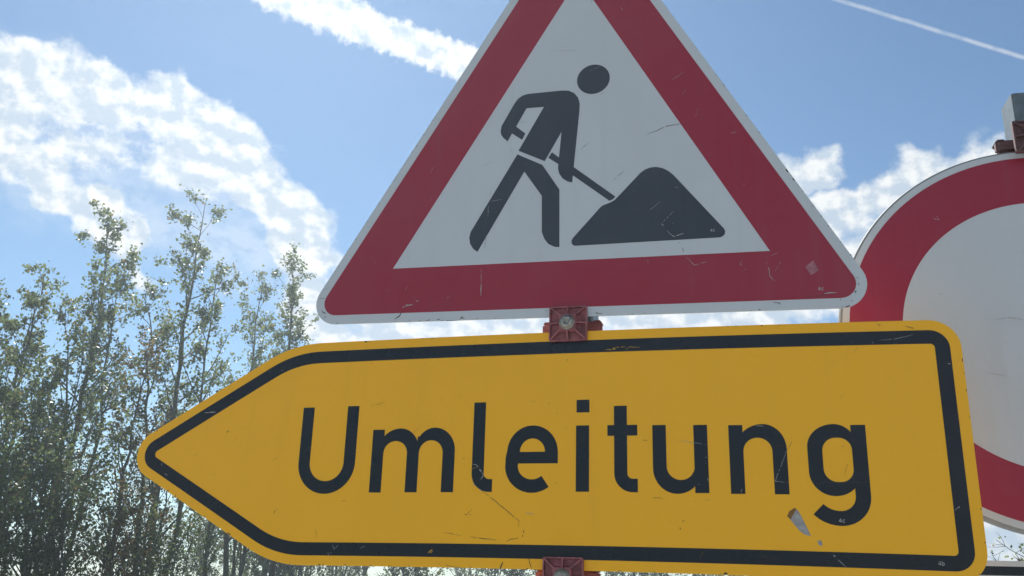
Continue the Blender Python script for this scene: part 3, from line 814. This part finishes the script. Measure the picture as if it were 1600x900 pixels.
def leaf_mesh(name, C, size, rng, mat, parent):
    """C: (n,3) leaf centres; every leaf is a small folded diamond"""
    n = len(C)
    ax = rng.normal(size=(n, 3)); ax[:, 2] -= 0.35; ax /= np.linalg.norm(ax, axis=1)[:, None]
    t = rng.normal(size=(n, 3)); s = np.cross(ax, t); s /= np.linalg.norm(s, axis=1)[:, None] + 1e-9
    up = np.cross(ax, s)
    L = size * rng.uniform(0.65, 1.3, n)[:, None]; W = L * rng.uniform(0.30, 0.46, n)[:, None]
    fold = L * 0.10
    P = np.stack([C - ax * L * .5, C + s * W + up * fold - ax * L * .08, C + ax * L * .5, C - s * W + up * fold - ax * L * .08], 1).reshape(-1, 3)
    me = bpy.data.meshes.new(name)
    me.vertices.add(4 * n); me.vertices.foreach_set('co', P.astype(np.float32).ravel())
    idx = (np.arange(n)[:, None] * 4 + np.array([0, 1, 2, 0, 2, 3])[None, :]).ravel()
    me.loops.add(6 * n); me.loops.foreach_set('vertex_index', idx.astype(np.int32))
    me.polygons.add(2 * n); me.polygons.foreach_set('loop_start', np.arange(0, 6 * n, 3, dtype=np.int32))
    me.update(calc_edges=True); me.validate()
    me.materials.append(mat)
    o = bpy.data.objects.new(name, me); COL.objects.link(o); o.parent = parent
    return o


def make_tree(name, loc, H, R, label, leaves=8000, kind='aspen', seed=1, bole=0.25, stems=1, upright=1.0, leaf=0.062, group=None, r_base=None, top_sparse=0.0, cat='tree'):
    rng = np.random.default_rng(seed); rnd = random.Random(seed)
    t = thing(name, loc, label, cat, group)
    wood = Wood(); pts_l = []; wts = []
    r_base = r_base or H * 0.0095
    for st in range(stems):
        h = H * (1.0 if st == 0 else rnd.uniform(0.74, 0.93))
        a = rnd.uniform(0, 6.28); lean = 0 if st == 0 else R * rnd.uniform(0.22, 0.5)
        off = Vector((0, 0, 0)) if st == 0 else Vector((math.cos(a), math.sin(a), 0)) * r_base * 2.0
        n = 16; tp = []
        w = Vector((0, 0, 0))
        for i in range(n + 1):
            f = i / n; w += Vector((rnd.gauss(0, 1), rnd.gauss(0, 1), 0)) * 0.006 * H * (0.4 + f)
            tp.append(off + w + Vector((math.cos(a), math.sin(a), 0)) * lean * f ** 1.3 + Vector((0, 0, -0.15 + (h + .15) * f)))
        wood.tube(tp, r_base * (1 if st == 0 else 0.7), 0.006, 7)
        nb = int(24 * (1 if st == 0 else 0.65))
        for b in range(nb):
            f = bole + (0.97 - bole) * ((b + rnd.random()) / nb) ** 0.9
            i = f * n; k = min(int(i), n - 1); p = tp[k].lerp(tp[k + 1], i - k)
            prof = (1 - ((f - 0.42) / 0.74) ** 2) if f > 0.42 else 0.75 + 0.25 * (f / 0.42)
            prof = max(0.36, prof)
            Lb = R * prof * rnd.uniform(0.75, 1.3) * (1.0 + 0.4 * (upright - 1))
            az = b * 2.4 + rnd.uniform(-.6, .6); el = rad(rnd.uniform(28, 58)) * upright; el = min(el, rad(78))
            d = Vector((math.cos(az) * math.cos(el), math.sin(az) * math.cos(el), math.sin(el)))
            bp = [p]; m = 6
            for j in range(m):
                d = (d + Vector((rnd.gauss(0, .10), rnd.gauss(0, .10), rnd.gauss(0.07, .08)))).normalized()
                bp.append(bp[-1] + d * Lb / m)
            rb = max(0.006, r_base * (1 - f) * 0.55 + 0.004)
            wood.tube(bp, rb, 0.0035, 4)
            ns = max(3, int(2 + Lb * 3.2))
            for s in range(ns):
                q = rnd.uniform(0.22, 1.0) * m; kk = min(int(q), m - 1); sp = bp[kk].lerp(bp[kk + 1], q - kk)
                d2 = (d + Vector((rnd.gauss(0, .75), rnd.gauss(0, .75), rnd.gauss(0.15, .5)))).normalized()
                Ls = Lb * rnd.uniform(0.16, 0.38) + 0.10
                tw = [sp]
                for j in range(3):
                    d2 = (d2 + Vector((rnd.gauss(0, .18), rnd.gauss(0, .18), rnd.gauss(0.02, .18)))).normalized(); tw.append(tw[-1] + d2 * Ls / 3)
                wood.tube(tw, 0.0045, 0.002, 3)
                for j in range(1, 4):
                    pts_l.append(tw[j]); wts.append(rnd.uniform(0.2, 1.0) * (0.8 + 0.7 * f) * (1.0 - top_sparse * max(0.0, f - 0.3)))
                    if Ls > .3: pts_l.append(tw[j].lerp(tw[j - 1], .5)); wts.append(rnd.uniform(0.1, .7))
        for i in range(n - 5, n + 1): pts_l.append(tp[i]); wts.append(0.9)
    trunk = mesh_obj('trunk', wood.V, wood.F, BARK, t, smooth=True)
    P = np.array([tuple(p) for p in pts_l]); W = np.array(wts); W = W ** 2.2; W /= W.sum()
    ci = rng.choice(len(P), size=leaves, p=W)
    C = P[ci] + rng.normal(size=(leaves, 3)) * (0.045 + 0.06 * rng.random(leaves) ** 2)[:, None] * (H / 10) ** 0.3
    leaf_mesh('crown', C, leaf, rng, LEAF[kind], t)
    return t


def ground_at(az_deg, dist):
    return (cam.location.x + math.sin(rad(az_deg)) * dist, cam.location.y + math.cos(rad(az_deg)) * dist, 0.0)


def copy_tree(src, loc, rz, sc, label, group):
    c = src.copy(); COL.objects.link(c); c.location = loc; c.rotation_euler = (0, 0, rz); c.scale = (sc, sc, sc)
    c['label'] = label
    if group: c['group'] = group
    for ch in list(src.children):
        d = ch.copy(); COL.objects.link(d); d.parent = c
    return c


GW = 'trees behind the signs on the left'
make_tree('aspen_tree', ground_at(-40.1, 23), 9.9, 1.15, 'tall slender aspen with forked top, left of the tallest tree', 7200, 'aspen', 11, 0.30, 3, 1.1, leaf=0.084, group=GW)
make_tree('aspen_tree', ground_at(-35.2, 24), 11.0, 1.35, 'tallest aspen, airy crown, rising just above the arrow sign\'s tip', 8200, 'aspen', 24, 0.22, 3, 1.1, leaf=0.084, group=GW)
make_tree('aspen_tree', ground_at(-28.6, 27), 10.9, 1.25, 'thin aspen with its top beside the triangle\'s lower left corner', 5600, 'aspen', 37, 0.25, 2, 1.1, leaf=0.086, group=GW)
make_tree('aspen_tree', ground_at(-31.1, 29), 10.7, 1.2, 'thin aspen between the tallest tree and the triangle', 5600, 'aspen', 41, 0.25, 2, 1.1, leaf=0.086, group=GW)
make_tree('aspen_tree', ground_at(-43.2, 22), 8.0, 0.9, 'small sparse aspen top at the far left, lower than its neighbour', 4000, 'aspen', 53, 0.25, 2, 1.1, leaf=0.082, group=GW)
make_tree('aspen_tree', ground_at(-45.6, 21), 7.6, 1.1, 'aspen cut off by the left edge of the picture', 4600, 'aspen', 59, 0.2, 2, 1.1, leaf=0.082, group=GW)
make_tree('willow_tree', ground_at(-40.6, 20), 5.9, 1.3, 'dense dark bushy willow in front of the left aspens', 5200, 'willow', 61, 0.12, 3, 1.05, leaf=0.066, top_sparse=0.2, group=GW)
make_tree('willow_tree', ground_at(-43.6, 19), 5.3, 1.3, 'dense dark willow low at the left edge', 4200, 'willow', 67, 0.10, 3, 1.05, leaf=0.066, top_sparse=0.2, group=GW)
make_tree('birch_sapling', ground_at(-37.3, 21), 6.7, 0.8, 'slim sapling with thin straight stem left of the arrow\'s tip', 2400, 'turning', 71, 0.2, 1, 1.2, group=GW)
make_tree('birch_sapling', ground_at(-35.6, 24), 5.9, 0.9, 'young tree with brownish leaves behind the arrow\'s tip', 2800, 'turning', 73, 0.2, 2, 1.2, group=GW)
make_tree('birch_sapling', ground_at(-32.4, 26), 6.8, 0.9, 'young tree below the arrow\'s left slanting edge', 3200, 'aspen', 79, 0.25, 2, 1.2, group=GW)
make_tree('birch_sapling', ground_at(-30.8, 30), 6.8, 0.9, 'thin sapling nearest the arrow\'s lower left bend', 3500, 'aspen', 83, 0.3, 2, 1.2, group=GW)
# undergrowth
BG = 'undergrowth below the left trees'
for i, (az_, d_, h_, r_, n_, k_, lb) in enumerate([
        (-43.0, 17.0, 3.4, 1.1, 3300, 'willow', 'leafy dark bush at the bottom left corner'),
        (-41.2, 18.0, 4.2, 1.1, 3700, 'willow', 'tall bush right of the bottom left corner bush'),
        (-39.4, 17.5, 3.2, 1.0, 3000, 'willow', 'bush at the foot of the forked aspen'),
        (-37.6, 19.0, 3.3, 1.0, 2400, 'turning', 'brownish bush below the arrow\'s tip, to its left'),
        (-35.8, 20.0, 3.0, 0.9, 2400, 'aspen', 'small bush right below the arrow\'s tip'),
        (-34.0, 22.0, 2.8, 0.9, 2200, 'willow', 'low bush under the arrow\'s slanting lower edge')]):
    make_tree('bush', ground_at(az_, d_), h_, r_, lb, n_, k_, 100 + i, 0.05, 4, 1.1, leaf=0.062, top_sparse=0.2, group=BG, r_base=0.03, cat='bush')
# far row of trees along the field, seen under the arrow sign
FG = 'far trees seen below the arrow sign'
FL = 'far small tree in the row showing under the yellow arrow\'s lower edge'
src = [make_tree('far_tree', ground_at(-29.0 + 2.0 * k, 44 + 3 * k), 6.0 + k * .7, 1.9, FL, 6500, ('willow', 'aspen', 'willow')[k], 200 + k, 0.08, 3, 1.0, leaf=0.11, top_sparse=0.1, group=FG) for k in range(3)]
rr = random.Random(4)
for k in range(20):
    az_ = -32.0 + k * 1.75 + rr.uniform(-.5, .5)
    copy_tree(src[k % 3], ground_at(az_, rr.uniform(40, 60)), rr.uniform(0, 6.28), rr.uniform(0.7, 1.1), FL, FG)
# sparse bush behind the right-hand sign
make_tree('bush', ground_at(13.4, 15), 2.75, 0.7, 'sparse twiggy bush in the gap between the round sign and the plate below', 420, 'aspen', 301, 0.15, 3, 0.8, leaf=0.05, r_base=0.018, cat='bush')

# ------------------------------------------------------------------ added air volume standing in for the lens glare that veils the trees
def build_glare_haze(density, g):
    V, F = box_vf(-250, 250, -250, 250, -1.0, 13.5)
    m = bpy.data.materials.new('glare_haze_air'); m.use_nodes = True; nt = m.node_tree; nt.nodes.clear()
    out = nt.nodes.new('ShaderNodeOutputMaterial'); pv = nt.nodes.new('ShaderNodeVolumePrincipled')
    pv.inputs['Color'].default_value = (0.78, 0.90, 1.0, 1); pv.inputs['Density'].default_value = density
    pv.inputs['Anisotropy'].default_value = g
    nt.links.new(pv.outputs[0], out.inputs['Volume'])
    m.cycles.homogeneous_volume = True
    o = mesh_obj('glare_haze', V, F, m); o['kind'] = 'stuff'


build_glare_haze(0.0023, 0.68)
